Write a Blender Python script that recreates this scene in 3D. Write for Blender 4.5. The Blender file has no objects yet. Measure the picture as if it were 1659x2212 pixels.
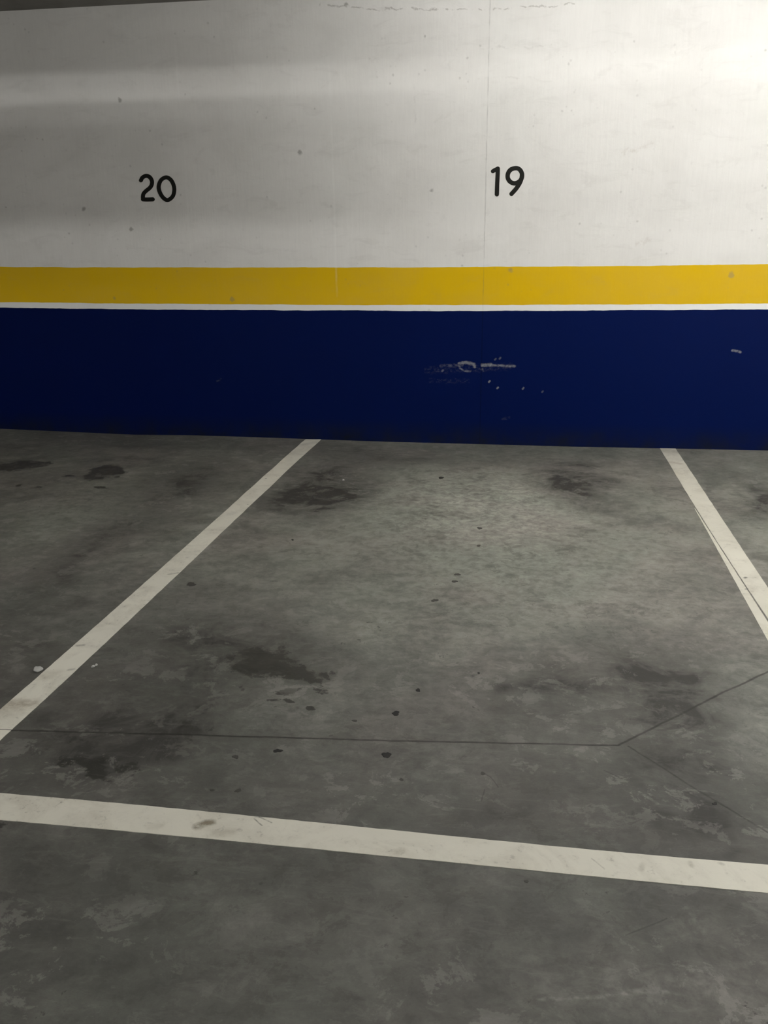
import bpy, bmesh, math, random
import numpy as np
from mathutils import Vector, Matrix

S = bpy.context.scene
C = S.collection
rnd = random.Random(7)

# ------------------------------------------------------------------ camera
F_PX, PITCH, YAW, ROLL, DIST, EYE = 1955.74, .2957, -.1651, -.0099, 6.4967, 1.45
def basis():
    cp, sp = math.cos(PITCH), math.sin(PITCH); cy, sy = math.cos(YAW), math.sin(YAW)
    fw = np.array([sy*cp, cy*cp, -sp]); rt = np.array([cy, -sy, 0.]); up = np.cross(rt, fw)
    c, s = math.cos(ROLL), math.sin(ROLL)
    return c*rt+s*up, -s*rt+c*up, fw
RT, UP, FW = basis()
EYEV = np.array([0., -DIST, EYE])
cam_d = bpy.data.cameras.new('camera'); cam = bpy.data.objects.new('camera', cam_d); C.objects.link(cam)
cam_d.sensor_fit = 'HORIZONTAL'; cam_d.sensor_width = 36; cam_d.lens = F_PX/1659*36
cam_d.clip_start = .05; cam_d.clip_end = 100
M = Matrix(((RT[0], UP[0], -FW[0], 0), (RT[1], UP[1], -FW[1], -DIST), (RT[2], UP[2], -FW[2], EYE), (0, 0, 0, 1)))
cam.matrix_world = M
S.camera = cam
def on_wall(u, v):          # where the sight line through a photo point meets the wall plane y = 0
    d = FW + RT*(u-829.5)/F_PX + UP*(1106-v)/F_PX
    t = DIST/d[1]; return d[0]*t, EYE+d[2]*t
def on_floor(u, v):
    d = FW + RT*(u-829.5)/F_PX + UP*(1106-v)/F_PX
    t = -EYE/d[2]; return d[0]*t, d[1]*t-DIST

# ------------------------------------------------------------------ world, exposure, lamps
W = bpy.data.worlds.new('garage_air'); S.world = W; W.use_nodes = True
W.node_tree.nodes['Background'].inputs[0].default_value = (.9, .93, 1, 1)
W.node_tree.nodes['Background'].inputs[1].default_value = .0
S.view_settings.view_transform = 'Standard'; S.view_settings.look = 'None'
S.view_settings.gamma = 1; S.view_settings.use_curve_mapping = False
S.view_settings.exposure = 0.0
S.cycles.max_bounces = 5; S.cycles.diffuse_bounces = 4; S.cycles.glossy_bounces = 2
CEIL = 2.967
# fluorescent battens (x, y, direction in degrees, emission strength, label)
LAMPS = [
    (3.2, -4.2, 0, 770, 'bright batten lamp hung on two rods right of bay 19, between beam and wall'),
    (1.6, -1.6, 0, 104, 'dim batten lamp on the ceiling close to the bright upper right of the wall'),
    (-0.05, -1.6, 0, 84, 'dim batten lamp on the ceiling in front of the wall above number 19'),
    (-3.4, -8.0, 30, 310, 'batten lamp behind the beam, leftmost of the rear row'),
    (0.2, -8.0, 30, 150, 'batten lamp behind the beam, middle of the rear row'),
    (3.8, -8.0, 30, 130, 'batten lamp behind the beam, rightmost of the rear row'),
    (-6.6, -3.4, 90, 110, 'added dim batten lamp, unseen far to the left, brightening the left of the wall'),  # unseen fill lamp, added to lift the left end of the wall
    (-3.4, -6.89, 0, 125, 'weak batten lamp just behind the duct, on the left'),
]

# ------------------------------------------------------------------ helpers
def tag(o, label=None, cat=None, group=None, kind=None):
    if label: o['label'] = label
    if cat: o['category'] = cat
    if group: o['group'] = group
    if kind: o['kind'] = kind
    return o
def link(name, bm, m, parent=None, smooth=False):
    me = bpy.data.meshes.new(name); bm.to_mesh(me); bm.free()
    o = bpy.data.objects.new(name, me); C.objects.link(o); me.materials.append(m)
    if smooth:
        for p in me.polygons: p.use_smooth = True
    if parent: o.parent = parent
    return o
def empty(name, loc, rz=0):
    o = bpy.data.objects.new(name, None); C.objects.link(o); o.location = loc; o.rotation_euler = (0, 0, rz)
    o.empty_display_size = .1; return o
def box(bm, x0, x1, y0, y1, z0, z1, bev=0):
    b = bmesh.ops.create_cube(bm, size=1)
    vs = b['verts']
    for v in vs:
        v.co = Vector(((x0+x1)/2+v.co.x*(x1-x0), (y0+y1)/2+v.co.y*(y1-y0), (z0+z1)/2+v.co.z*(z1-z0)))
    if bev:
        es = {e for v in vs for e in v.link_edges}
        bmesh.ops.bevel(bm, geom=list(es), offset=bev, segments=2, affect='EDGES', profile=.5)
def cyl(bm, p, q, r, n=20):
    p, q = Vector(p), Vector(q); d = q-p
    g = bmesh.ops.create_cone(bm, cap_ends=True, segments=n, radius1=r, radius2=r, depth=d.length)
    rot = d.to_track_quat('Z', 'Y').to_matrix().to_4x4()
    bmesh.ops.transform(bm, matrix=Matrix.Translation((p+q)/2) @ rot, verts=g['verts'])
def prism(bm, poly, a, b, axis):     # poly of (s,t); axis 'z': (s,t)=(x,y) from z=a to b; axis 'y': (x,z) from y=a to b
    def P(s, t, h): return (s, t, h) if axis == 'z' else (s, h, t)
    n = len(poly)
    A = [bm.verts.new(P(s, t, a)) for s, t in poly]; B = [bm.verts.new(P(s, t, b)) for s, t in poly]
    bm.faces.new(A); bm.faces.new(B)
    for i in range(n): bm.faces.new((A[i], A[(i+1) % n], B[(i+1) % n], B[i]))
    bmesh.ops.recalc_face_normals(bm, faces=bm.faces[:])
def strip(bm, top, bot, a, b, axis):  # ribbon between two polylines of equal length, with thickness
    def P(s, t, h): return (s, t, h) if axis == 'z' else (s, h, t)
    n = len(top)
    V = [[bm.verts.new(P(*p, h)) for p in L] for L in (top, bot) for h in (a, b)]
    ta, tb, ba, bb = V
    for i in range(n-1):
        bm.faces.new((ta[i], ta[i+1], ba[i+1], ba[i])); bm.faces.new((tb[i], bb[i], bb[i+1], tb[i+1]))
        bm.faces.new((ta[i], tb[i], tb[i+1], ta[i+1])); bm.faces.new((ba[i], ba[i+1], bb[i+1], bb[i]))
    bm.faces.new((ta[0], ba[0], bb[0], tb[0])); bm.faces.new((ta[-1], tb[-1], bb[-1], ba[-1]))
    bmesh.ops.recalc_face_normals(bm, faces=bm.faces[:])
def lerp_line(pts, n, jit=0, seed=1):    # resample a pixel polyline smoothly (parabola-ish through points) with a tiny paint wobble
    r = random.Random(seed)
    xs = np.array([p[0] for p in pts], float); ys = np.array([p[1] for p in pts], float)
    s = np.concatenate([[0], np.cumsum(np.hypot(np.diff(xs), np.diff(ys)))])
    t = np.linspace(0, s[-1], n)
    if len(pts) > 2:
        k = min(3, len(pts)-1); c1 = np.polyfit(s, xs, k); c2 = np.polyfit(s, ys, k)
        X, Y = np.polyval(c1, t), np.polyval(c2, t)
    else: X, Y = np.interp(t, s, xs), np.interp(t, s, ys)
    return [(a+r.uniform(-jit, jit), b+r.uniform(-jit, jit)) for a, b in zip(X, Y)]

# ------------------------------------------------------------------ node helpers
class N:
    def __init__(s, name):
        s.m = bpy.data.materials.new(name); s.m.use_nodes = True; s.t = s.m.node_tree
        s.b = s.t.nodes['Principled BSDF']
    def n(s, typ, **kw):
        o = s.t.nodes.new(typ)
        for k, v in kw.items(): setattr(o, k, v)
        return o
    def l(s, a, b): s.t.links.new(a, b)
    def pos(s, scale=(1, 1, 1), off=(0, 0, 0), rot=(0, 0, 0)):
        g = s.n('ShaderNodeNewGeometry'); m = s.n('ShaderNodeMapping'); s.l(g.outputs['Position'], m.inputs[0])
        m.inputs['Scale'].default_value = scale; m.inputs['Location'].default_value = off; m.inputs['Rotation'].default_value = rot
        return m.outputs[0]
    def noise(s, vec, scale, detail=5, rough=.6, dist=0, out=0):
        o = s.n('ShaderNodeTexNoise'); s.l(vec, o.inputs['Vector'])
        o.inputs['Scale'].default_value = scale; o.inputs['Detail'].default_value = detail
        o.inputs['Roughness'].default_value = rough; o.inputs['Distortion'].default_value = dist
        return o.outputs[out]
    def math(s, op, a, b=None, c=None, clamp=False):
        o = s.n('ShaderNodeMath', operation=op, use_clamp=clamp)
        for i, v in enumerate((a, b, c)):
            if v is None: continue
            if isinstance(v, (int, float)): o.inputs[i].default_value = v
            else: s.l(v, o.inputs[i])
        return o.outputs[0]
    def mr(s, v, a, b, c=0, d=1, smooth=False):
        o = s.n('ShaderNodeMapRange'); o.clamp = True
        if smooth: o.interpolation_type = 'SMOOTHSTEP'
        s.l(v, o.inputs[0])
        for i, x in enumerate((a, b, c, d)): o.inputs[i+1].default_value = x
        return o.outputs[0]
    def mix(s, f, a, b, mode='MIX'):
        o = s.n('ShaderNodeMix', data_type='RGBA', blend_type=mode)
        if isinstance(f, (int, float)): o.inputs[0].default_value = f
        else: s.l(f, o.inputs[0])
        for i, v in ((6, a), (7, b)):
            if isinstance(v, tuple): o.inputs[i].default_value = (*v, 1)
            else: s.l(v, o.inputs[i])
        return o.outputs[2]
    def vm(s, op, a, b=None):
        o = s.n('ShaderNodeVectorMath', operation=op)
        for i, v in enumerate((a, b)):
            if v is None: continue
            if isinstance(v, tuple): o.inputs[i].default_value = v
            else: s.l(v, o.inputs[i])
        return o
    def seg(s, vec, a, b):            # distance to the segment a-b
        a = Vector(a); b = Vector(b); d = b-a; L2 = d.length_squared
        pa = s.vm('SUBTRACT', vec, tuple(a)).outputs[0]
        h = s.math('MULTIPLY', s.vm('DOT_PRODUCT', pa, tuple(d)).outputs['Value'], 1/L2, clamp=True)
        sc = s.n('ShaderNodeVectorMath', operation='SCALE'); sc.inputs[0].default_value = tuple(d); s.l(h, sc.inputs['Scale'])
        return s.vm('LENGTH', s.vm('SUBTRACT', pa, sc.outputs[0]).outputs[0]).outputs['Value']
    def lines(s, vec, segs):
        r = None
        for a, b in segs:
            d = s.seg(vec, a, b); r = d if r is None else s.math('MINIMUM', r, d)
        return r
    def bump(s, h, strength, dist):
        o = s.n('ShaderNodeBump'); o.inputs['Strength'].default_value = strength; o.inputs['Distance'].default_value = dist
        s.l(h, o.inputs['Height']); s.l(o.outputs[0], s.b.inputs['Normal'])
    def warp(s, vec, scale, amt, detail=3):
        c = s.noise(vec, scale, detail, out=1)
        sc = s.n('ShaderNodeVectorMath', operation='SCALE'); s.l(s.vm('SUBTRACT', c, (.5, .5, .5)).outputs[0], sc.inputs[0]); sc.inputs['Scale'].default_value = amt
        return s.vm('ADD', vec, sc.outputs[0]).outputs[0]
def plain(name, col, rough=.5, metal=0, emit=None, es=0):
    k = N(name); k.b.inputs['Base Color'].default_value = (*col, 1); k.b.inputs['Roughness'].default_value = rough
    k.b.inputs['Metallic'].default_value = metal
    if emit: k.b.inputs['Emission Color'].default_value = (*emit, 1); k.b.inputs['Emission Strength'].default_value = es
    return k.m
def W3(u, v): x, z = on_wall(u, v); return (x, 0, z)
def F3(u, v): x, y = on_floor(u, v); return (x, y, 0)
def chain(pts, f): return [(f(*pts[i]), f(*pts[i+1])) for i in range(len(pts)-1)]

# ------------------------------------------------------------------ wall material
SEAMS_DARK = chain([(1059, -10), (1036, 960)], W3)
SEAMS_LIGHT = chain([(400, 345), (413, 575)], W3)
SEAM_MID = chain([(712, 150), (728, 640)], W3)
SEAM_LEFT = chain([(370, 20), (400, 345)], W3)
def base_pos(k):
    g = k.n('ShaderNodeNewGeometry'); m = k.vm('MULTIPLY', g.outputs['Position'], (1, 0, 1)); return m.outputs[0]
def wall_common(k, col_in, pit=.6, seams=True, dirt=.12):
    p = base_pos(k)
    wob = k.warp(p, 14, .008)
    # trowelled plaster: faint large clouds, fine vertical brush marks, small pits
    cl = k.noise(k.pos((1, 0, 1.5)), 1.6, 5, .6, .4)
    br = k.noise(k.pos((55, 0, 5)), 1, 4, .6)
    v = k.n('ShaderNodeTexVoronoi'); v.inputs['Scale'].default_value = 5.5; v.inputs['Randomness'].default_value = 1
    k.l(k.warp(p, 30, .03), v.inputs['Vector'])
    sepc = k.n('ShaderNodeSeparateColor'); k.l(v.outputs['Color'], sepc.inputs[0]); rsz = sepc.outputs[0]
    thr = k.math('MULTIPLY', k.math('POWER', rsz, 4), .10)
    pits = k.math('SUBTRACT', 1, k.mr(k.math('SUBTRACT', v.outputs['Distance'], thr), -.02, .035))
    v2 = k.n('ShaderNodeTexVoronoi'); v2.inputs['Scale'].default_value = 15; k.l(k.warp(p, 40, .012), v2.inputs['Vector'])
    pits2 = k.math('MULTIPLY', k.math('SUBTRACT', 1, k.mr(v2.outputs['Distance'], .05, .16)), k.mr(k.noise(k.pos(off=(3, 0, 9)), 3, 2), .5, .62))
    pt = k.math('MAXIMUM', pits, k.math('MULTIPLY', pits2, .55))
    col = k.mix(k.math('MULTIPLY', pt, pit), col_in, (.20, .19, .17), 'MIX')
    col = k.mix(k.mr(cl, .42, .64, 0, dirt), col, (.35, .33, .30))
    ht = k.noise(k.pos((1.2, 0, 3.2), off=(3, 0, 1)), 3.4, 6, .68, .8)
    col = k.mix(k.mr(ht, .54, .68, 0, dirt*.9), col, (.33, .31, .28))
    col = k.mix(k.mr(br, .4, .75, 0, dirt*.4), col, (.3, .3, .3))
    h = k.math('ADD', k.math('MULTIPLY', k.noise(k.pos((55, 0, 5)), 1, 2), .5), k.noise(p, 12, 5, .7))
    if seams:
        d1 = k.lines(wob, SEAMS_DARK); m1 = k.mr(d1, .001, .0055, 1, 0)
        brk = k.mr(k.noise(p, 6, 3), .42, .56, .25, 1)
        col = k.mix(k.math('MULTIPLY', k.math('MULTIPLY', m1, brk), .30), col, (.12, .11, .1))
        d2 = k.lines(wob, SEAMS_LIGHT+SEAM_MID+SEAM_LEFT); m2 = k.mr(d2, .002, .011, 1, 0)
        col = k.mix(k.math('MULTIPLY', k.math('MULTIPLY', m2, brk), .10), col, (1, 1, .98))
    return p, col, h

k = N('white_wall_paint')
p, col, h = wall_common(k, (.80, .79, .765))
cr = chain([(690, 10), (800, 19), (1100, 19), (1240, 8)], W3)
cr2 = chain([(1000, 170), (1160, 165)], W3) + chain([(895, 160), (898, 275)], W3) + chain([(1020, 105), (1190, 100)], W3)
wv = k.warp(p, 11, .07, 4)
m = k.mr(k.lines(wv, cr), .001, .007, 1, 0)
col = k.mix(k.math('MULTIPLY', m, .5), col, (.25, .23, .2))
m = k.math('MULTIPLY', k.mr(k.lines(wv, cr2), .001, .008, 1, 0), k.mr(k.noise(p, 12, 2), .4, .6))
col = k.mix(k.math('MULTIPLY', m, .25), col, (.3, .28, .25))
# brown scuff and grey smear right of the number 19
sc = chain([(1345, 330), (1410, 310)], W3)+chain([(1375, 525), (1400, 520)], W3)
m = k.math('MULTIPLY', k.mr(k.lines(k.warp(p, 25, .06), sc), .002, .022, 1, 0), k.mr(k.noise(p, 40, 3), .4, .6))
col = k.mix(k.math('MULTIPLY', m, .22), col, (.35, .28, .22))
k.l(col, k.b.inputs['Base Color']); k.b.inputs['Roughness'].default_value = .55
k.b.inputs['Specular IOR Level'].default_value = .3
k.bump(h, .35, .004); MAT_WALL = k.m

k = N('thin_white_stripe_paint'); p, col, h = wall_common(k, (.86, .86, .85), .2, True, .04)
k.l(col, k.b.inputs['Base Color']); k.b.inputs['Roughness'].default_value = .5; k.bump(h, .3, .003); MAT_WHITE = k.m

k = N('yellow_wall_paint'); p, col, h = wall_common(k, (.72, .46, .004), .4, True, .05)
k.l(col, k.b.inputs['Base Color']); k.b.inputs['Roughness'].default_value = .45
k.b.inputs['Specular IOR Level'].default_value = .08
k.bump(h, .35, .003); MAT_YELLOW = k.m

k = N('blue_wall_paint'); p, col, h = wall_common(k, (.0005, .0058, .056), .0, False, 0)
d = k.lines(p, SEAMS_DARK); col = k.mix(k.mr(d, .001, .006, .5, 0), col, (.0, .002, .012))
grime = k.math('MULTIPLY', k.mr(k.math('ADD', 0, k.vm('DOT_PRODUCT', p, (0, 0, 1)).outputs['Value']), .02, .16, 1, 0), k.mr(k.noise(p, 7, 4), .35, .7, .2, .8))
col = k.mix(grime, col, (.009, .011, .012))
# chalky bumper rubs on the blue
def rub(col, pts, width, wp, amt, thr=(.42, .62), scl=38, c=(.33, .34, .34)):
    d = k.lines(k.warp(p, 45, wp), chain(pts, W3))
    m = k.math('MULTIPLY', k.mr(d, width*.35, width, 1, 0), k.mr(k.noise(k.pos((1, 0, 1.6)), scl, 5, .7), thr[0], thr[1]))
    return k.mix(k.math('MULTIPLY', m, amt*.62), col, c)
col = rub(col, [(952, 790), (1000, 788)], .013, .02, .45)
col = rub(col, [(992, 785), (1008, 783), (1024, 786), (1025, 793)], .014, .02, .85, (.3, .5))
col = rub(col, [(991, 788), (994, 796), (1002, 801), (1016, 802)], .009, .016, .6, (.35, .55))
col = rub(col, [(1042, 789), (1060, 788)], .016, .015, .85, (.3, .5))
col = rub(col, [(1060, 789), (1112, 791)], .011, .014, .75, (.32, .55))
col = rub(col, [(1042, 792), (1044, 803)], .010, .014, .4)
col = rub(col, [(925, 800), (1100, 792)], .035, .04, .22, (.48, .7))
col = rub(col, [(930, 822), (1010, 823)], .022, .04, .25, (.5, .7))
for q in ((1057, 824, .9), (1075, 838, .9), (1130, 839, .7), (956, 801, .45), (1070, 776, .4), (1080, 774, .4), (1172, 846, .3)):
    col = rub(col, [(q[0]-1, q[1]+1), (q[0]+1, q[1]-1)], .009, .008, q[2], (.2, .4))
col = rub(col, [(1582, 757), (1592, 758), (1600, 761)], .010, .012, .75, (.35, .5))
col = rub(col, [(468, 824), (478, 818)], .008, .012, .3)
col = rub(col, [(1085, 905), (1100, 902)], .012, .02, .2)
k.l(col, k.b.inputs['Base Color']); k.b.inputs['Roughness'].default_value = .5
k.b.inputs['Specular IOR Level'].default_value = .05
k.bump(h, .15, .003); MAT_BLUE = k.m

k = N('black_stencil_paint')
p = base_pos(k)
col = k.mix(k.mr(k.noise(p, 30, 4), .6, .8, 0, .25), (.006, .006, .004), (.05, .05, .045))
k.l(col, k.b.inputs['Base Color']); k.b.inputs['Roughness'].default_value = .5; k.b.inputs['Specular IOR Level'].default_value = .25; MAT_BLACK = k.m

# ------------------------------------------------------------------ floor material
JOINTS = chain([(-400, 1566), (0, 1577), (430, 1588), (840, 1600), (1335, 1610)], F3) + chain([(1335, 1610), (1470, 1543), (1560, 1497), (1900, 1340)], F3)
JOINT3 = chain([(1358, 1612), (1480, 1690), (1900, 1945)], F3)
k = N('stained_concrete')
g = k.n('ShaderNodeNewGeometry'); p = k.vm('MULTIPLY', g.outputs['Position'], (1, 1, 0)).outputs[0]
def attr(nm):
    a = k.n('ShaderNodeAttribute'); a.attribute_name = nm; return a.outputs['Fac']
big = k.noise(p, 1.1, 6, .62, .6)
mid = k.noise(p, 4.2, 6, .68, .7)
fin = k.noise(p, 22, 5, .72, .4)
grain = k.noise(p, 170, 3, .7)
hue = k.noise(k.pos(off=(5, 2, 0)), 1.3, 4, .6, .5)
col = k.mix(k.mr(hue, .38, .62), (.232, .224, .200), (.212, .222, .192))
tone = k.math('ADD', k.math('ADD', k.mr(big, .36, .64, -.15, .15), k.mr(mid, .38, .62, -.20, .20)), k.math('ADD', k.mr(fin, .38, .62, -.15, .15), k.mr(grain, .35, .65, -.06, .06)))
smk = k.math('ADD', attr('shade_dirt'), k.math('MULTIPLY', k.math('MULTIPLY', attr('shade_dirt'), k.mr(mid, .4, .6, -.55, .55)), 1.0))
lightp = k.math('MULTIPLY', attr('worn_pale'), k.mr(fin, .38, .62, .5, 1.7))
val = k.math('ADD', k.math('ADD', tone, lightp), 1.0)
cm = k.n('ShaderNodeVectorMath', operation='SCALE'); k.l(col, cm.inputs[0]); k.l(val, cm.inputs['Scale'])
col = k.mix(k.math('MULTIPLY', attr('grime'), k.mr(mid, .3, .7, 1.12, .88), clamp=True), cm.outputs[0], (.046, .045, .043))
col = k.mix(k.math('MULTIPLY', smk, 1.55, clamp=True), col, (.040, .039, .036))
# crisp oil: thresholded attribute broken up by noise
ow = k.math('ADD', attr('oil'), k.math('ADD', k.mr(fin, .35, .65, -.30, .30), k.mr(mid, .35, .65, -.22, .22)))
oil = k.mr(ow, .38, .54, smooth=True)
col = k.mix(k.math('MULTIPLY', oil, .82), col, (.021, .021, .018))
# scratches and swirls in the finish
fl = k.noise(p, 8.5, 7, .74, .35)
reg = k.mr(k.noise(k.pos(off=(9, 1, 0)), 1.7, 3), .42, .6)
f1 = k.math('MULTIPLY', k.mr(fl, .54, .58, 0, 1, True), k.math('ADD', .25, k.math('MULTIPLY', reg, .75)))
col = k.mix(k.math('MULTIPLY', f1, .24), col, (.36, .35, .32))
f2 = k.math('MULTIPLY', k.mr(fl, .455, .425, 0, 1, True), k.math('SUBTRACT', 1.1, reg))
col = k.mix(k.math('MULTIPLY', f2, .32), col, (.05, .048, .042))
st = k.noise(k.pos((1.5, 4.5, 1), rot=(0, 0, -.3)), 5, 7, .75, 1.2)
col = k.mix(k.mr(st, .53, .66, 0, .09), col, (.38, .37, .34)); col = k.mix(k.mr(st, .47, .34, 0, .13), col, (.05, .05, .045))
scr = k.n('ShaderNodeTexVoronoi', feature='DISTANCE_TO_EDGE'); scr.inputs['Scale'].default_value = 3.2; k.l(k.warp(k.pos((1, 3.2, 1), rot=(0, 0, .5)), 4, .4), scr.inputs['Vector'])
sm = k.math('MULTIPLY', k.mr(scr.outputs['Distance'], .0, .012, 1, 0), k.mr(k.noise(k.pos(off=(1, 7, 0)), 3.4, 3), .55, .68))
col = k.mix(k.math('MULTIPLY', sm, .16), col, (.05, .05, .045))
v = k.n('ShaderNodeTexVoronoi'); v.inputs['Scale'].default_value = 9; k.l(k.warp(p, 30, .03), v.inputs['Vector'])
spk = k.math('SUBTRACT', 1, k.mr(k.math('SUBTRACT', v.outputs['Distance'], k.math('MULTIPLY', k.math('POWER', v.outputs['Color'], 5), .10)), -.01, .02))
col = k.mix(k.math('MULTIPLY', spk, .55), col, (.04, .04, .036))
# joints
wj = k.warp(p, 11, .010)
nj = k.noise(p, 8, 4, .7)
jd = k.lines(wj, JOINTS); j = k.math('MULTIPLY', k.mr(jd, .0022, .0060, 1, 0), k.mr(nj, .3, .6, .55, 1))
halo = k.math('MULTIPLY', k.mr(jd, .002, .022, 1, 0), k.mr(k.noise(p, 10, 4), .45, .7, 0, .5))
j3 = k.lines(wj, JOINT3); jj = k.math('MULTIPLY', k.mr(j3, .0014, .0050, 1, 0), k.mr(nj, .35, .62, .3, .85))
jm = k.math('MAXIMUM', j, jj)
scl = (chain([(1047, 1705), (1040, 1730)], F3)+chain([(1305, 1664), (1345, 1683)], F3)+chain([(1042, 1668), (1060, 1678), (1075, 1700)], F3)
       + chain([(1352, 2020), (1440, 1984)], F3))
sd = k.mr(k.lines(wj, scl), .0008, .0028, 1, 0)
col = k.mix(k.math('MULTIPLY', halo, .5), col, (.05, .048, .043))
col = k.mix(k.math('MULTIPLY', jm, .88), col, (.014, .013, .011))
col = k.mix(k.math('MULTIPLY', sd, .5), col, (.03, .03, .027))
pale = (chain([(1310, 2148), (1390, 2138), (1425, 2134)], F3)+chain([(1345, 2146), (1440, 2141)], F3)+chain([(1165, 2158), (1300, 2152)], F3)
        + chain([(1380, 1712), (1420, 1735)], F3)+chain([(1520, 1600), (1470, 1570)], F3)+chain([(566, 1136), (592, 1131)], F3))
pm = k.math('MULTIPLY', k.mr(k.lines(k.warp(p, 18, .02), pale), .001, .007, 1, 0), k.mr(k.noise(p, 50, 3), .4, .6))
col = k.mix(k.math('MULTIPLY', pm, .28), col, (.4, .39, .36))
k.l(col, k.b.inputs['Base Color'])
rough = k.math('SUBTRACT', k.mr(mid, .3, .7, .50, .68), k.math('MULTIPLY', oil, .12)); k.l(rough, k.b.inputs['Roughness'])
k.b.inputs['Specular IOR Level'].default_value = .35
k.bump(k.noise(p, 40, 4, .75), .22, .002)
MAT_FLOOR = k.m

# floor-line paint
def line_paint(name, tint, stains):
    global k
    k = N(name)
    g = k.n('ShaderNodeNewGeometry'); p = k.vm('MULTIPLY', g.outputs['Position'], (1, 1, 0)).outputs[0]
    a = k.noise(p, 6, 6, .7, .6); b = k.noise(p, 45, 5, .75); c = k.noise(k.pos(off=(4, 4, 0)), 1.6, 4, .6)
    col = k.mix(k.mr(c, .35, .65), tint, tuple(t*.90 for t in tint))
    col = k.mix(k.mr(a, .46, .68, 0, .30), col, (.33, .30, .24))
    col = k.mix(k.math('MULTIPLY', k.mr(b, .56, .70, 0, .6), k.mr(a, .42, .6)), col, (.16, .15, .13))
    v = k.n('ShaderNodeTexVoronoi'); v.inputs['Scale'].default_value = 16; k.l(k.warp(p, 40, .02), v.inputs['Vector'])
    sp = k.math('SUBTRACT', 1, k.mr(k.math('SUBTRACT', v.outputs['Distance'], k.math('MULTIPLY', k.math('POWER', v.outputs['Color'], 5), .13)), -.01, .03))
    col = k.mix(k.math('MULTIPLY', sp, .75), col, (.13, .12, .09))
    jm = k.mr(k.lines(k.warp(p, 11, .010), JOINTS[:2]), .0012, .004, .75, 0)
    col = k.mix(jm, col, (.06, .055, .045))
    for pts, w, wp, amt, cc in stains:
        d = k.lines(k.warp(p, 20, wp), chain(pts, F3))
        m = k.math('MULTIPLY', k.mr(d, w*.3, w, 1, 0), k.mr(b, .35, .55, .35, 1))
        col = k.mix(k.math('MULTIPLY', m, amt), col, cc)
    k.l(col, k.b.inputs['Base Color']); k.b.inputs['Roughness'].default_value = .55
    k.b.inputs['Specular IOR Level'].default_value = .35
    k.bump(k.math('ADD', b, k.math('MULTIPLY', a, .6)), .25, .002)
    return k.m
PT = (.72, .70, .61)
MAT_LA = line_paint('worn_line_paint_oblique', (.82, .80, .70), [([(0, 1522), (66, 1520)], .045, .02, .55, (.30, .25, .18)), ([(20, 1535), (40, 1532)], .06, .03, .3, (.3, .26, .19)),
    ([(365, 1241), (384, 1238)], .012, .01, .6, (.28, .27, .22)), ([(168, 1396), (180, 1394)], .012, .01, .6, (.25, .24, .2)),
    ([(150, 1448), (158, 1447)], .012, .01, .5, (.25, .24, .2)), ([(495, 1112), (505, 1108)], .03, .02, .22, (.3, .3, .26)),
    ([(655, 960), (680, 955)], .05, .03, .35, (.35, .33, .28)), ([(95, 1462), (120, 1455)], .04, .02, .28, (.35, .3, .22))])
MAT_LB = line_paint('worn_line_paint_right', PT, [([(1435, 972), (1465, 975)], .10, .03, .55, (.33, .31, .26)), ([(1448, 998), (1470, 1002)], .03, .02, .45, (.35, .28, .22)),
    ([(1611, 1248), (1609, 1249)], .010, .004, .8, (.06, .06, .05)), ([(1613, 1272), (1611, 1273)], .008, .004, .7, (.06, .06, .05))])
MAT_LC = line_paint('worn_line_paint_front', PT, [([(425, 1787), (440, 1782), (458, 1778)], .017, .02, .85, (.17, .14, .09)), ([(470, 1800), (500, 1798)], .02, .03, .35, (.3, .27, .2)),
    ([(550, 1770), (566, 1784)], .003, .006, .7, (.1, .1, .08)), ([(560, 1766), (586, 1778)], .003, .006, .6, (.1, .1, .08)), ([(552, 1766), (590, 1766)], .003, .006, .6, (.1, .1, .08)),
    ([(860, 1842), (868, 1838)], .016, .02, .4, (.3, .28, .22)), ([(330, 1786), (345, 1784)], .02, .03, .25, (.3, .27, .2)),
    ([(1278, 1856), (1305, 1878)], .003, .008, .4, (.2, .19, .15)), ([(1490, 1865), (1494, 1872)], .01, .01, .4, (.3, .28, .22)),
    ([(1385, 1880), (1388, 1868)], .01, .01, .35, (.3, .28, .22)), ([(1555, 1866), (1560, 1868)], .008, .01, .4, (.25, .23, .2))])
MAT_OIL = plain('dried_oil', (.008, .008, .007), .7)
MAT_OIL2 = plain('faded_oil', (.045, .044, .038), .7)
MAT_SCRAP = plain('dirty_white_scrap', (.46, .46, .44), .8)
k = N('ceiling_concrete'); p = k.pos()
c = k.mix(k.mr(k.noise(p, 3, 6, .65), .3, .7), (.20, .19, .175), (.30, .29, .27)); k.l(c, k.b.inputs['Base Color']); k.b.inputs['Roughness'].default_value = .8
wv_ = k.n('ShaderNodeTexWave', bands_direction='Y'); k.l(p, wv_.inputs['Vector']); wv_.inputs['Scale'].default_value = 3.3; wv_.inputs['Distortion'].default_value = .3
k.bump(wv_.outputs['Fac'], .4, .004); MAT_CEIL = k.m
k = N('plain_white_wall'); p = k.pos()
c = k.mix(k.mr(k.noise(p, 2, 5), .3, .7), (.60, .59, .56), (.68, .67, .64)); k.l(c, k.b.inputs['Base Color']); k.b.inputs['Roughness'].default_value = .7; MAT_SIDE = k.m
MAT_LAMPBODY = plain('white_lamp_enamel', (.75, .75, .73), .4)
MAT_STEEL = plain('galvanised_steel', (.45, .45, .44), .45, .7)

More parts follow.
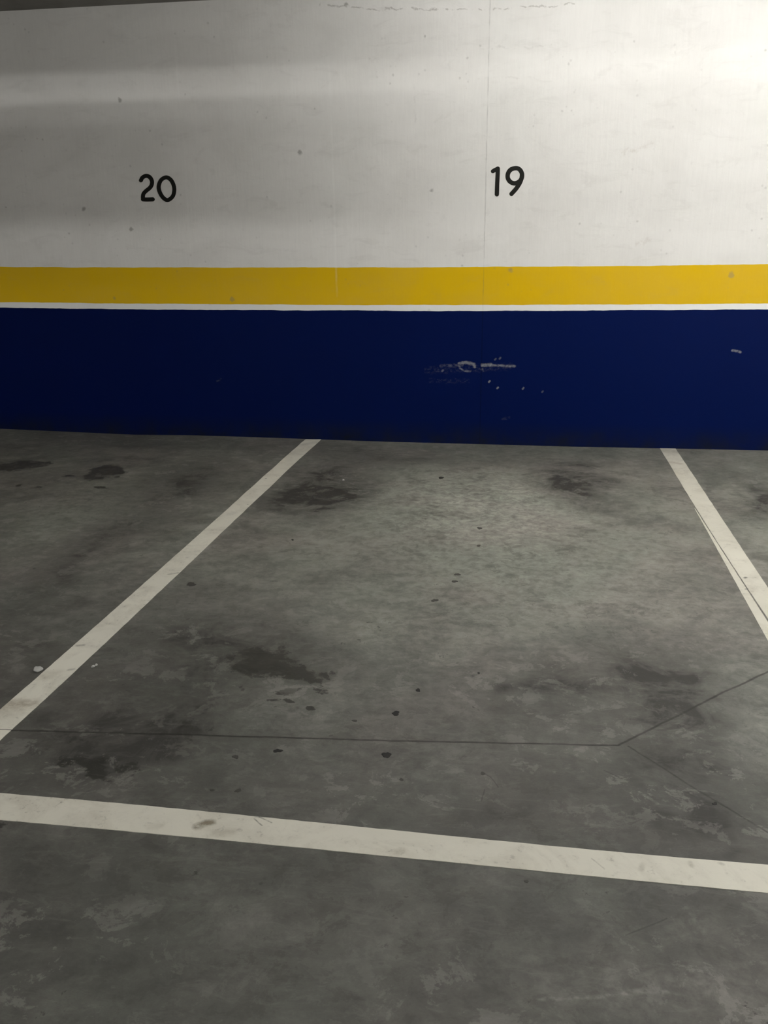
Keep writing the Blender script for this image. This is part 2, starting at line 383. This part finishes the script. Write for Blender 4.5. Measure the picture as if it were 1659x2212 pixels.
# ------------------------------------------------------------------ structure
X0, X1, Y0 = -8.5, 7.5, -12.5
bm = bmesh.new(); box(bm, X0-.2, X1+.2, 0, .25, -.2, CEIL+.1); tag(link('wall_back', bm, MAT_WALL), 'white plastered garage wall behind the bays with faint seams and pits', kind='structure')
bm = bmesh.new(); box(bm, X0-.2, X0, Y0, 0, -.2, CEIL+.1); tag(link('wall_left', bm, MAT_SIDE), kind='structure')
bm = bmesh.new(); box(bm, X1, X1+.2, Y0, 0, -.2, CEIL+.1); tag(link('wall_right', bm, MAT_SIDE), kind='structure')
bm = bmesh.new(); box(bm, X0-.2, X1+.2, Y0-.2, Y0, -.2, CEIL+.1); tag(link('wall_front', bm, MAT_SIDE), kind='structure')
bm = bmesh.new(); box(bm, X0-.2, X1+.2, Y0-.2, .25, CEIL, CEIL+.2); tag(link('ceiling', bm, MAT_CEIL), 'grey concrete ceiling', kind='structure')

# floor: fine grid with a shallow dip along the wall (the slab meets the wall unevenly)
fl_px = [(0, 926), (200, 935), (290, 939), (415, 940), (600, 946), (830, 954), (1250, 965), (1659, 973)]
fx = [on_wall(*q)[0] for q in fl_px]; fz = [on_wall(*q)[1] for q in fl_px]
def axis(a, b, lo, hi, fine, coarse):
    A = list(np.arange(a, lo, coarse)); B = list(np.arange(lo, hi, fine)); D = list(np.arange(hi, b, coarse)); return np.array(A+B+D+[b])
gx = axis(X0, X1, -4.2, 2.2, .0115, .25); gy = axis(Y0, 0, -5.6, 0, .0125, .25)
GX, GY = np.meshgrid(gx, gy); nx, ny = len(gx), len(gy)
GZ = np.interp(GX, fx, fz)*np.exp(-(GY/.35)**2)
co = np.stack([GX, GY, GZ], -1).reshape(-1, 3)
def vnoise(X, Y, f, seed, octv=4, rough=.55):      # numpy value noise, about -1..1
    out = 0; amp = 1; tot = 0
    g = np.random.RandomState(seed)
    for o in range(octv):
        T = g.uniform(-1, 1, (64, 64)); x, y = X*f+50.3*o, Y*f+17.7*o
        xi, yi = np.floor(x).astype(int), np.floor(y).astype(int); u, v = x-xi, y-yi
        u, v = u*u*(3-2*u), v*v*(3-2*v); A = lambda i, j: T[(xi+i) % 64, (yi+j) % 64]
        out = out+amp*((A(0, 0)*(1-u)+A(1, 0)*u)*(1-v)+(A(0, 1)*(1-u)+A(1, 1)*u)*v); tot += amp; amp *= rough; f *= 2.03
    return out/tot
def warped(amt, f, seed):
    q = co*np.array([1, 1, 0.]); X, Y = co[:, 0], co[:, 1]
    q[:, 0] += amt*vnoise(X, Y, f, seed); q[:, 1] += amt*vnoise(X, Y, f, seed+1)
    rel = q-EYEV; zz = rel@FW; ok = zz > .3; zs = np.where(ok, zz, 1)
    return np.where(ok, 829.5+F_PX*(rel@RT)/zs, 1e6), np.where(ok, 1106-F_PX*(rel@UP)/zs, 1e6)
def blobs(L, W_):
    PU, PV = W_
    a = np.zeros(len(co))
    for (u, v, rx, ry, ang, amp, pw) in L:
        c, s = math.cos(math.radians(ang)), math.sin(math.radians(ang))
        du, dv = PU-u, PV-v; a1 = (du*c+dv*s)/rx; a2 = (-du*s+dv*c)/ry
        r = a1*a1+a2*a2; a = a + amp*np.exp(-np.minimum(r, 60)**pw)
    return a
# soft tyre and traffic dirt (u, v, rx, ry, angle, amount, falloff)
DIRT = [(1330, 1500, 230, 90, 6, .07, 2), (1500, 1690, 140, 110, 30, .14, 2), (1260, 1460, 170, 50, -4, .09, 2), (690, 1075, 130, 60, -14, .18, 2), (1250, 1045, 100, 42, 6, .16, 2), (1180, 1510, 110, 34, -6, .22, 2), (820, 990, 130, 20, 2, .12, 1.5), (1440, 1640, 165, 120, 30, .16, 3), (250, 1590, 210, 80, -8, .14, 3), (600, 1420, 170, 70, 8, .12, 3), (1030, 975, 700, 26, 1.5, .20, 1), (300, 960, 330, 16, 2, .10, 1),
    (690, 1062, 110, 48, -12, .50, 1.2), (400, 1040, 120, 36, -18, .34, 1), (330, 1110, 170, 30, -20, .20, 1), (200, 1190, 110, 35, -32, .26, 1), (110, 1260, 130, 45, -35, .20, 1),
    (1250, 1048, 75, 36, 8, .42, 1), (1290, 1095, 50, 12, 3, .25, 1), (1235, 1018, 50, 14, 0, .2, 1), (1120, 1000, 200, 16, 0, .10, 1),
    (1655, 1085, 42, 40, 20, .5, 1), (1580, 1030, 60, 18, 5, .2, 1),
    (400, 1400, 230, 85, -14, .22, 1), (560, 1430, 190, 70, 5, .22, 1), (300, 1530, 170, 70, -6, .26, 1), (250, 1620, 200, 55, 0, .30, 1), (60, 1420, 130, 90, -30, .22, 1), (380, 1560, 80, 45, -35, .28, 1),
    (90, 1680, 170, 40, 5, .2, 1),
    (1390, 1410, 130, 45, 14, .26, 1), (1200, 1500, 190, 42, -4, .28, 1.2), (1420, 1480, 110, 45, 10, .30, 1), (1500, 1590, 130, 60, 38, .30, 1.3), (1560, 1720, 120, 70, 30, .26, 1),
    (1480, 1830, 220, 40, 6, .26, 1), (1250, 1690, 110, 40, 5, .22, 1), (1060, 1770, 160, 30, -8, .2, 1), (1180, 1760, 200, 60, 0, .12, 1),
    (600, 1720, 260, 30, 4, .12, 1), (200, 1870, 260, 60, 4, .18, 1), (700, 1900, 260, 50, 4, .14, 1), (1100, 1985, 130, 40, 0, .20, 1), (1540, 1960, 120, 40, 10, .22, 1),
    (150, 2000, 200, 120, -20, .14, 1), (420, 2090, 220, 60, -10, .12, 1), (900, 2140, 130, 60, 0, .10, 1), (1250, 2040, 120, 30, -8, .2, 1),
    (830, 2300, 1500, 110, 0, .10, 1), (-200, 1500, 240, 300, 0, .15, 1), (1590, 1825, 22, 12, 0, .4, 1), (1140, 2030, 20, 22, 0, .2, 1)]
PALE = [(1060, 1100, 150, 50, -4, .14, 1.5), (1390, 2150, 180, 60, -4, .14, 1.5), (1010, 1085, 230, 74, -4, .16, 4), (1640, 1600, 55, 90, -20, .2, 3), (1500, 2040, 36, 30, 20, .25, 3), (1430, 2165, 200, 70, -5, .12, 3), (1060, 1110, 210, 80, -4, .22, 1.3), (980, 1300, 330, 190, -10, .16, 1.2), (1200, 1250, 250, 130, 0, .12, 1), (800, 1370, 40, 16, 10, .30, 1), (790, 1392, 60, 9, 0, .22, 1), (830, 1340, 60, 12, 30, .15, 1),
    (650, 1530, 160, 36, 4, .18, 1), (1440, 1520, 60, 22, 35, .20, 1), (1290, 1500, 60, 12, 12, .18, 1), (1500, 1590, 60, 18, 28, .34, 1), (1450, 1700, 60, 26, 40, .26, 1),
    (1280, 1790, 90, 24, 10, .24, 1), (1600, 1450, 80, 60, 0, .10, 1), (130, 1090, 100, 40, -20, .22, 1), (80, 1170, 90, 30, -20, .20, 1), (1400, 1330, 220, 60, 6, .10, 1),
    (1380, 2130, 260, 60, -4, .26, 1), (1500, 2010, 40, 22, 0, .22, 1), (1060, 2100, 160, 70, -20, .16, 1), (1240, 2080, 60, 40, 0, .12, 1), (920, 1660, 180, 40, 4, .12, 1), (1640, 1560, 40, 80, 0, .2, 1),
    (230, 1640, 60, 14, 10, .16, 1), (560, 1990, 90, 50, 30, .12, 1), (430, 1860, 110, 40, 0, .08, 1), (1580, 2180, 140, 60, 0, .14, 1)]
OIL = [(575, 1432, 78, 34, 3, .85, 1.6), (640, 1450, 62, 22, 14, .75, 1.6), (700, 1462, 30, 12, -10, .65, 1.5), (530, 1424, 40, 20, 0, .5, 1.4), (620, 1492, 32, 8, -8, .75, 1.6), (688, 1492, 20, 9, 0, .55, 1.4),
    (530, 1483, 12, 8, 20, .6, 1.4), (625, 1515, 14, 5, -3, .75, 1.6), (590, 1516, 20, 4, 5, .6, 1.4), (596, 1530, 9, 4, -20, .6, 1.5), (674, 1530, 12, 4.5, 0, .8, 1.6), (612, 1398, 14, 9, -30, .45, 1.4),
    (232, 1015, 34, 10, -4, .95, 1.6), (212, 1028, 38, 9, -8, .85, 1.6), (258, 1019, 16, 7, 0, .6, 1.5), (150, 1028, 20, 3.5, 3, .7, 1.5), (120, 1038, 9, 3, 0, .6, 1.5), (80, 1052, 9, 4, 0, .65, 1.5), (145, 1044, 8, 3, 0, .5, 1.5), (258, 1030, 8, 3, -10, .6, 1.5), (215, 1052, 20, 3, 3, .5, 1.5), (45, 1048, 10, 3, 0, .45, 1.5),
    (30, 1007, 60, 12, -4, .75, 1.5), (70, 1000, 30, 7, 5, .5, 1.5), (105, 1000, 8, 3, 0, .5, 1.5),
    (215, 1655, 75, 22, 12, .48, 1.2), (285, 1655, 22, 18, 0, .55, 1.3), (140, 1645, 40, 10, 0, .45, 1.3), (225, 1678, 40, 16, 30, .42, 1.3), (420, 1545, 14, 26, 45, .5, 1.3), (400, 1572, 70, 16, 0, .36, 1.2), (370, 1610, 60, 10, -20, .38, 1.2), (100, 1618, 80, 12, -4, .3, 1.2),
    (400, 1338, 10, 14, 20, .25, 1.3), (1590, 1836, 16, 8, 0, .35, 1.3), (1230, 1492, 60, 6, 6, .28, 1.2), (1260, 1543, 50, 7, 10, .30, 1.2), (1140, 1520, 60, 10, 0, .26, 1.2), (805, 1350, 40, 5, 28, .36, 1.3), (765, 1388, 40, 5, -12, .3, 1.3), (560, 1775, 22, 5, 0, .5, 1.4), (0, 1782, 22, 6, 0, .6, 1.4),
    (1120, 1758, 60, 10, -6, .2, 1.2), (95, 1095, 10, 4, 0, .3, 1.4), (430, 1262, 22, 5, 0, .28, 1.4), (235, 1100, 10, 14, 10, .25, 1.3), (210, 1120, 30, 8, 0, .25, 1.3), (30, 1920, 40, 14, 5, .25, 1.3), (1100, 1000, 40, 4, 0, .15, 1)]
def sm(a, b, v):
    t = np.clip((v-a)/(b-a), 0, 1); return t*t*(3-2*t)
YY, XX = co[:, 1], co[:, 0]
# the aisle and the bay on the left are dirtier than bay 19
grime = .16+.54*sm(-2.2, -4.9, YY)+.34*sm(-1.4, -3.2, XX)*(1-.55*sm(-2.5, -4.6, YY))
attrs = {'grime': grime, 'shade_dirt': blobs(DIRT, warped(.16, 4, 11))*(1+.45*vnoise(XX, YY, 9, 31, 5, .7)), 'worn_pale': blobs(PALE, warped(.12, 5, 21))*(1+.5*vnoise(XX, YY, 14, 33, 5, .7)), 'oil': blobs(OIL, warped(.028, 14, 41))}
idx = np.arange(nx*ny).reshape(ny, nx)
quads = np.stack([idx[:-1, :-1], idx[:-1, 1:], idx[1:, 1:], idx[1:, :-1]], -1).reshape(-1, 4)
me = bpy.data.meshes.new('floor')
me.vertices.add(len(co)); me.vertices.foreach_set('co', co.ravel().astype(np.float32))
me.loops.add(quads.size); me.loops.foreach_set('vertex_index', quads.ravel().astype(np.int32))
me.polygons.add(len(quads)); me.polygons.foreach_set('loop_start', np.arange(0, quads.size, 4, dtype=np.int32))
me.update(calc_edges=True); me.validate()
for nm, a in attrs.items():
    at = me.attributes.new(nm, 'FLOAT', 'POINT'); at.data.foreach_set('value', a.astype(np.float32))
me.materials.append(MAT_FLOOR)
fo = bpy.data.objects.new('floor', me); C.objects.link(fo)
tag(fo, 'grey power-floated concrete garage floor with tyre dirt, oil stains and saw joints', kind='structure')

# ------------------------------------------------------------------ painted bands on the wall
def ext(pts):      # continue an edge past both ends of the photo
    (a, b), (c, d) = pts[0], pts[1]; (e, f), (g, h) = pts[-2], pts[-1]
    return [(-900, b+(b-d)/(a-c)*(-900-a))]+pts+[(2700, h+(h-f)/(g-e)*(2700-g))]
def band(name, top, bot, th, m, jit, seed):
    n = 260
    def edge(L, s):
        s = int(L[0][1]*2)
        r = random.Random(s); Lx = np.array([q[0] for q in L]); Ly = np.array([q[1] for q in L])
        c = np.polyfit(Lx, Ly, 3); us = np.linspace(0, 1659, n-40)
        o = []
        w = 0
        for u in us:
            w = w*.8+r.uniform(-jit, jit); o.append(on_wall(u, np.polyval(c, u)+w))
        zl, zr = o[0][1], o[-1][1]
        L2 = [(X0+.02+(o[0][0]-X0-.02)*i/20, zl) for i in range(20)]; R2 = [(o[-1][0]+(X1-.02-o[-1][0])*(i+1)/20, zr) for i in range(20)]
        return L2+o+R2
    bm = bmesh.new()
    strip(bm, edge(top, seed), edge(bot, seed+1) if bot else [(q[0], -.15) for q in edge(top, seed)], -.0001, -th, 'y')
    return link(name, bm, m)
yt = [(0, 576.5), (415, 577.8), (830, 577.5), (1045, 577), (1250, 575), (1659, 570.5)]
yb = [(0, 653), (415, 656.5), (830, 659), (1250, 658), (1659, 655.5)]
bt = [(0, 664.5), (415, 669), (830, 671.5), (1250, 670.5), (1659, 668)]
tag(band('painted_stripe', yt, yb, .0012, MAT_YELLOW, .35, 3), 'wide yellow painted stripe running along the wall above the blue band', 'stripe')
tag(band('painted_stripe', yb, bt, .0010, MAT_WHITE, .3, 5), 'thin white painted stripe between the yellow stripe and the blue band', 'stripe')
tag(band('painted_band', bt, None, .0012, MAT_BLUE, .35, 8), 'dark blue painted band along the foot of the wall with chalky bumper rubs', 'painted band')

# ------------------------------------------------------------------ numbers on the wall (traced strokes)
def stroke(name, pts, hw, parent, closed=False, base=(0, 0), lift=0):
    """rounded brush stroke of half-width hw (photo px) through pts, raised 1 mm from the wall"""
    P = np.array(pts, float)
    def cr(P, closed):
        out = []; n = len(P)
        rng = range(n if closed else n-1)
        for i in rng:
            p0 = P[(i-1) % n] if closed or i > 0 else 2*P[0]-P[1]
            p1 = P[i]; p2 = P[(i+1) % n]
            p3 = P[(i+2) % n] if closed or i+2 < n else 2*P[-1]-P[-2]
            for t in np.linspace(0, 1, 10, endpoint=False):
                out.append(.5*((2*p1)+(-p0+p2)*t+(2*p0-5*p1+4*p2-p3)*t*t+(-p0+3*p1-3*p2+p3)*t**3))
        if not closed: out.append(P[-1])
        return np.array(out)
    Q = cr(P, closed)
    n = len(Q)
    T = np.roll(Q, -1, 0)-np.roll(Q, 1, 0)
    if not closed: T[0] = Q[1]-Q[0]; T[-1] = Q[-1]-Q[-2]
    T /= np.linalg.norm(T, axis=1)[:, None]; Nn = np.stack([-T[:, 1], T[:, 0]], 1)
    bm = bmesh.new(); x0, z0 = base
    def wp(q): x, z = on_wall(*q); return (x-x0, z-z0)
    if closed:
        A = [wp(q) for q in Q+Nn*hw]; B = [wp(q) for q in Q-Nn*hw]
        strip(bm, A+[A[0]], B+[B[0]], 0, -.0012-lift, 'y')
    else:
        # quads along the body, fans at the ends keep it robust
        A = [wp(q) for q in Q+Nn*hw]; B = [wp(q) for q in Q-Nn*hw]
        strip(bm, A, B, 0, -.0012-lift, 'y')
        for cpt in (Q[0], Q[-1]):
            prism(bm, [wp((cpt[0]+hw*math.cos(a*math.pi/12), cpt[1]+hw*math.sin(a*math.pi/12))) for a in range(24)], -.0002, -.00125-lift, 'y')
    return bm
def digit(name, strokes, parent, base):
    big = bmesh.new()
    for i, s in enumerate(strokes):
        b = stroke(name, s[0], s[1], parent, s[2], base, i*.0004)
        tmp = bpy.data.meshes.new('tmp'); b.to_mesh(tmp); b.free(); big.from_mesh(tmp); bpy.data.meshes.remove(tmp)
    return link(name, big, MAT_BLACK, parent)
# zoomed crop scale: region 250..450 x 340..480 at 8.295; 1020..1180 x 330..450 at 10.37
def a(x, y): return (250+x/8.295, 340+y/8.295)
def b(x, y): return (1020+x/10.37, 330+y/10.37)
def num(label, u, v, digits):
    x, z = on_wall(u, v); e = empty('bay_number', (x, 0, z)); tag(e, label, 'number')
    for d in digits: digit('digit', d, e, (x, z))
num('black painted number 20 on the grey left part of the white wall', 340, 437, [
    [([a(452, 412), a(480, 362), a(545, 330), a(610, 355), a(648, 420), a(645, 490), a(612, 545), a(545, 600), a(500, 650), a(488, 705), a(490, 745)], 4.4, False), ([a(490, 752), a(560, 755), a(664, 752)], 4.5, False)],
    [([a(905, 358), a(985, 400), a(1035, 490), a(1050, 590), a(1020, 700), a(930, 765), a(845, 715), a(785, 610), a(772, 510), a(815, 405)], 4.35, True)]])
num('black painted number 19 on the bright right part of the white wall', 1097, 424, [
    [([b(462, 415), b(510, 385), b(574, 355)], 4.4, False), ([b(574, 355), b(570, 500), b(560, 700), b(553, 930)], 4.7, False)],
    [([b(985, 345), b(1065, 378), b(1112, 460), b(1110, 560), b(1060, 640), b(960, 685), b(860, 655), b(800, 570), b(805, 460), b(870, 375)], 4.9, True),
     ([b(1115, 500), b(1100, 590), b(1060, 690), b(980, 810), b(880, 922)], 4.7, False)]])

# ------------------------------------------------------------------ parking lines
def fline(name, L1, L2, m, parent=None, h=.0015, n=90, jit=.35, seed=1, z0=0.0, dip=False):
    A = [on_floor(*q) for q in lerp_line(L1, n, jit, seed)]; B = [on_floor(*q) for q in lerp_line(L2, n, jit, seed+50)]
    bm = bmesh.new(); strip(bm, A, B, z0-.001, z0+h, 'z')
    if dip:
        for v in bm.verts: v.co.z += float(np.interp(v.co.x, fx, fz))*math.exp(-(v.co.y/.35)**2)
    return link(name, bm, m, parent)
def to_wall(q, r):      # extend an edge so that it reaches the foot of the wall
    xa, ya = on_floor(*q); xb, yb_ = on_floor(*r); return xa, ya, xb, yb_
oa = fline('parking_line', [(660, 948), (655, 953), (560, 1036), (412, 1170), (270, 1300), (150, 1402), (0, 1532), (-160, 1672)], [(694, 948), (688, 954), (590, 1044), (465, 1163), (324, 1300), (180, 1434), (0, 1598), (-140, 1725)], MAT_LA, seed=2, dip=True)
tag(oa, 'white painted line dividing the two bays, running from the wall down to the left edge', 'parking line')
lb = bpy.data.objects.new('parking_line', None); C.objects.link(lb)
tag(lb, 'white painted line on the right of bay 19 with a doubled inner edge', 'parking line')
o = fline('line_paint', [(1426, 967), (1430, 975), (1462, 1030), (1502, 1098), (1515, 1116), (1560, 1185), (1610, 1264), (1659, 1338), (1900, 1700)], [(1459, 967), (1465, 976), (1500, 1033), (1545, 1098), (1590, 1165), (1630, 1225), (1659, 1272), (1900, 1640)], MAT_LB, lb, seed=4, dip=True)
o2 = fline('older_line_edge', [(1500, 1098), (1516, 1127), (1560, 1206), (1610, 1297), (1659, 1385), (1760, 1565)], [(1502, 1099), (1517, 1124), (1560, 1190), (1609, 1267), (1659, 1344), (1760, 1500)], MAT_LB, lb, h=.001, seed=6, jit=.2)
o2['label'] = 'thin sliver of an older coat beside the line'
oc = fline('parking_line', [(-160, 1701), (0, 1715.5), (415, 1751), (830, 1790), (1245, 1836), (1659, 1867), (1850, 1883)], [(-160, 1758), (0, 1772), (415, 1809), (830, 1849), (1245, 1891), (1659, 1929), (1850, 1948)], MAT_LC, seed=9)
tag(oc, 'broad white painted line across the front of the bays, marked with a brown smudge', 'parking line')

# ------------------------------------------------------------------ spots of oil and litter on the floor
def spot(u, v, ru, rv, ang, label, m, name='oil_spot', cat='oil spot', seed=0, h=.0008):
    r = random.Random(seed); cx, cy = on_floor(u, v)
    n = 22; ph = [r.uniform(0, 6.28) for _ in range(4)]; poly = []
    for i in range(n):
        t = 2*math.pi*i/n; w = 1+.14*math.sin(2*t+ph[0])+.12*math.sin(3*t+ph[1])+.09*math.sin(5*t+ph[2])+.05*math.sin(7*t+ph[3])
        a_, b_ = ru*w*math.cos(t), rv*w*math.sin(t); c, s = math.cos(math.radians(ang)), math.sin(math.radians(ang))
        x, y = on_floor(u+a_*c-b_*s, v+a_*s+b_*c); poly.append((x-cx, y-cy))
    bm = bmesh.new(); lo = [bm.verts.new((x, y, 0)) for x, y in poly]; hi = [bm.verts.new((x*.9, y*.9, h)) for x, y in poly]
    for i in range(n): bm.faces.new((lo[i], lo[(i+1) % n], hi[(i+1) % n], hi[i]))
    bm.faces.new(hi); bm.faces.new(lo[::-1]); bmesh.ops.recalc_face_normals(bm, faces=bm.faces[:])
    o = link(name, bm, m); o.location = (cx, cy, .0002); tag(o, label, cat, 'oil spots on the floor'); return o
SP = [(835, 1631, 9, 7, 0, 'round black oil spot, largest of the spots just below the straight floor joint', 0),
    (600, 1622, 9.5, 4, -4, 'wide black oil spot below the floor joint, straight down from the big oil stain', 0),
    (855, 1541, 8, 5, 5, 'oval black oil spot just above the floor joint, mid floor', 0),
    (903, 1491, 5.5, 3.2, 0, 'small dark oil spot up and right of the oval spot above the joint', 0),
    (939, 1297, 7.5, 3, -6, 'flat dark oil spot just below the close pair in bay 19', 1),
    (988, 1241, 6.5, 2.6, 0, 'upper spot of the close pair of dark oil spots in bay 19', 1),
    (982, 1256, 6.5, 2.4, 4, 'lower spot of the close pair of dark oil spots in bay 19', 1),
    (953, 1032, 6, 2.2, 4, 'small dark oil spot nearest the blue wall, in the pale part of bay 19', 0),
    (1036, 1141, 5.5, 2.4, 14, 'faint oil spot in bay 19, directly above a tinier faint spot', 1),
    (1034, 1179, 4, 2, 0, 'tiny faint oil spot straight below a slightly larger one in bay 19', 1),
    (766, 1557, 5, 2.4, 4, 'tiny oil spot above the joint between the oval spot and the big stain', 1),
    (509, 1635, 6.5, 4.2, 0, 'blurry grey oil spot left of the wide black one below the joint', 1),
    (867, 1684, 4.5, 2.8, 0, 'small oil spot down and right of the round black one', 1),
    (458, 1707, 5, 2.6, 4, 'small oil spot just above the front line, on the left', 1),
    (514, 1708, 7.5, 3.4, -8, 'smeared faint oil spot just above the front line, beside a smaller one', 1),
    (1137, 1904, 4.5, 3.6, 0, 'small black oil spot just below the front line, right of the middle', 1),
    (1544, 1736, 6, 3, -4, 'small black oil spot beside the slanting joint at lower right', 0),
    (632, 1166, 2.6, 1.7, 0, 'pinpoint dark spot alone in bay 19 near the left dividing line', 0),
    (1034, 1454, 2.4, 2, 0, 'pinpoint dark spot alone in the pale middle right of bay 19', 0),
    (1043, 1671, 5, 3.5, 0, 'dark oil speck at the head of a short curved scratch', 1),
    (413, 1262, 10, 4.2, -6, 'faded oval oil mark right of the dividing line', 1)]
for i, q in enumerate(SP): spot(*q[:6], (MAT_OIL, MAT_OIL2)[q[6]], seed=i+3)

def scrap(u, v, sx, sy, sz, label, seed, cat='litter'):
    r = random.Random(seed); x, y = on_floor(u, v); bm = bmesh.new()
    bmesh.ops.create_icosphere(bm, subdivisions=3, radius=1)
    ph = [r.uniform(0, 6) for _ in range(6)]
    for q in bm.verts:
        c = q.co; w = 1+.18*math.sin(3*c.x+ph[0])+.16*math.sin(4*c.y+ph[1])+.12*math.sin(5*c.z+ph[2]+3*c.x)
        q.co = Vector((c.x*sx*w, c.y*sy*w, max(c.z, -.55)*sz*w))
    zmin = min(q.co.z for q in bm.verts)
    for q in bm.verts: q.co.z -= zmin
    o = link('paper_scrap', bm, MAT_SCRAP, smooth=True); o.location = (x, y, .0); tag(o, label, cat); return o
scrap(81, 1449, .0145, .014, .009, 'crumpled white scrap on the floor left of the dividing line', 2)
scrap(202, 1441, .006, .006, .004, 'tiny white scrap on the floor just right of the dividing line', 5)
scrap(208, 1438, .005, .005, .004, 'tiniest white crumb touching the tiny scrap right of the dividing line', 8)
scrap(742, 1038, .007, .007, .005, 'tiny white crumb in the dark tyre patch near the wall', 11)

# ------------------------------------------------------------------ lamps and shadow casters (above the frame)
def lamp(x, y, rz, es, label, drop=0):
    e = empty('ceiling_lamp', (x, y, CEIL-drop), math.radians(rz)); tag(e, label, 'lamp', 'batten lamps on the ceiling')
    bm = bmesh.new(); box(bm, -.63, .63, -.022, .022, -.05, 0, .006); link('lamp_housing', bm, MAT_LAMPBODY, e)
    if drop:
        for s in (-.4, .4):
            bm = bmesh.new(); cyl(bm, (s, 0, -.01), (s, 0, drop), .004, 8); link('hanger_rod', bm, MAT_STEEL, e)
    for s in (-1, 1):
        bm = bmesh.new(); box(bm, s*.615-.010, s*.615+.010, -.018, .018, -.120, -.048, .004); link('tube_holder', bm, MAT_LAMPBODY, e)
    bm = bmesh.new(); cyl(bm, (-.6, 0, -.098), (.6, 0, -.098), .018, 24)
    link('fluorescent_tube', bm, plain('lit_tube_%d' % int(es*10), (.9, .9, .9), .4, 0, (1.0, .983, .945), es), e, True)
for q in LAMPS: lamp(*q, drop=.30 if q[1] == -4.2 else 0)
# unseen beam and duct parallel to the wall, added to cast its shadow bands
bm = bmesh.new(); box(bm, X0, X1, -4.9, -4.6, 2.748, CEIL+.02); tag(link('trim_1', bm, MAT_CEIL), 'unseen shallow beam under the ceiling, shaped to shade the top of the wall', kind='structure')
du = empty('shadow_duct', (0, -4.75, 2.36)); tag(du, 'unseen rectangular steel duct under the beam, shaped to cast shadow bands on the wall', 'duct')
bm = bmesh.new(); box(bm, X0+.02, X1-.02, -.15, .15, 0, .296, .004); link('duct_body', bm, MAT_STEEL, du)
x_ = X0+1
while x_ < X1-.5:
    bm = bmesh.new(); box(bm, x_-.015, x_+.015, -.165, .165, -.012, .30, .003); link('duct_flange', bm, MAT_STEEL, du)
    bm = bmesh.new(); cyl(bm, (x_+.2, 0, .29), (x_+.2, 0, .40), .005, 8); link('hanger_rod', bm, MAT_STEEL, du); x_ += 1.5
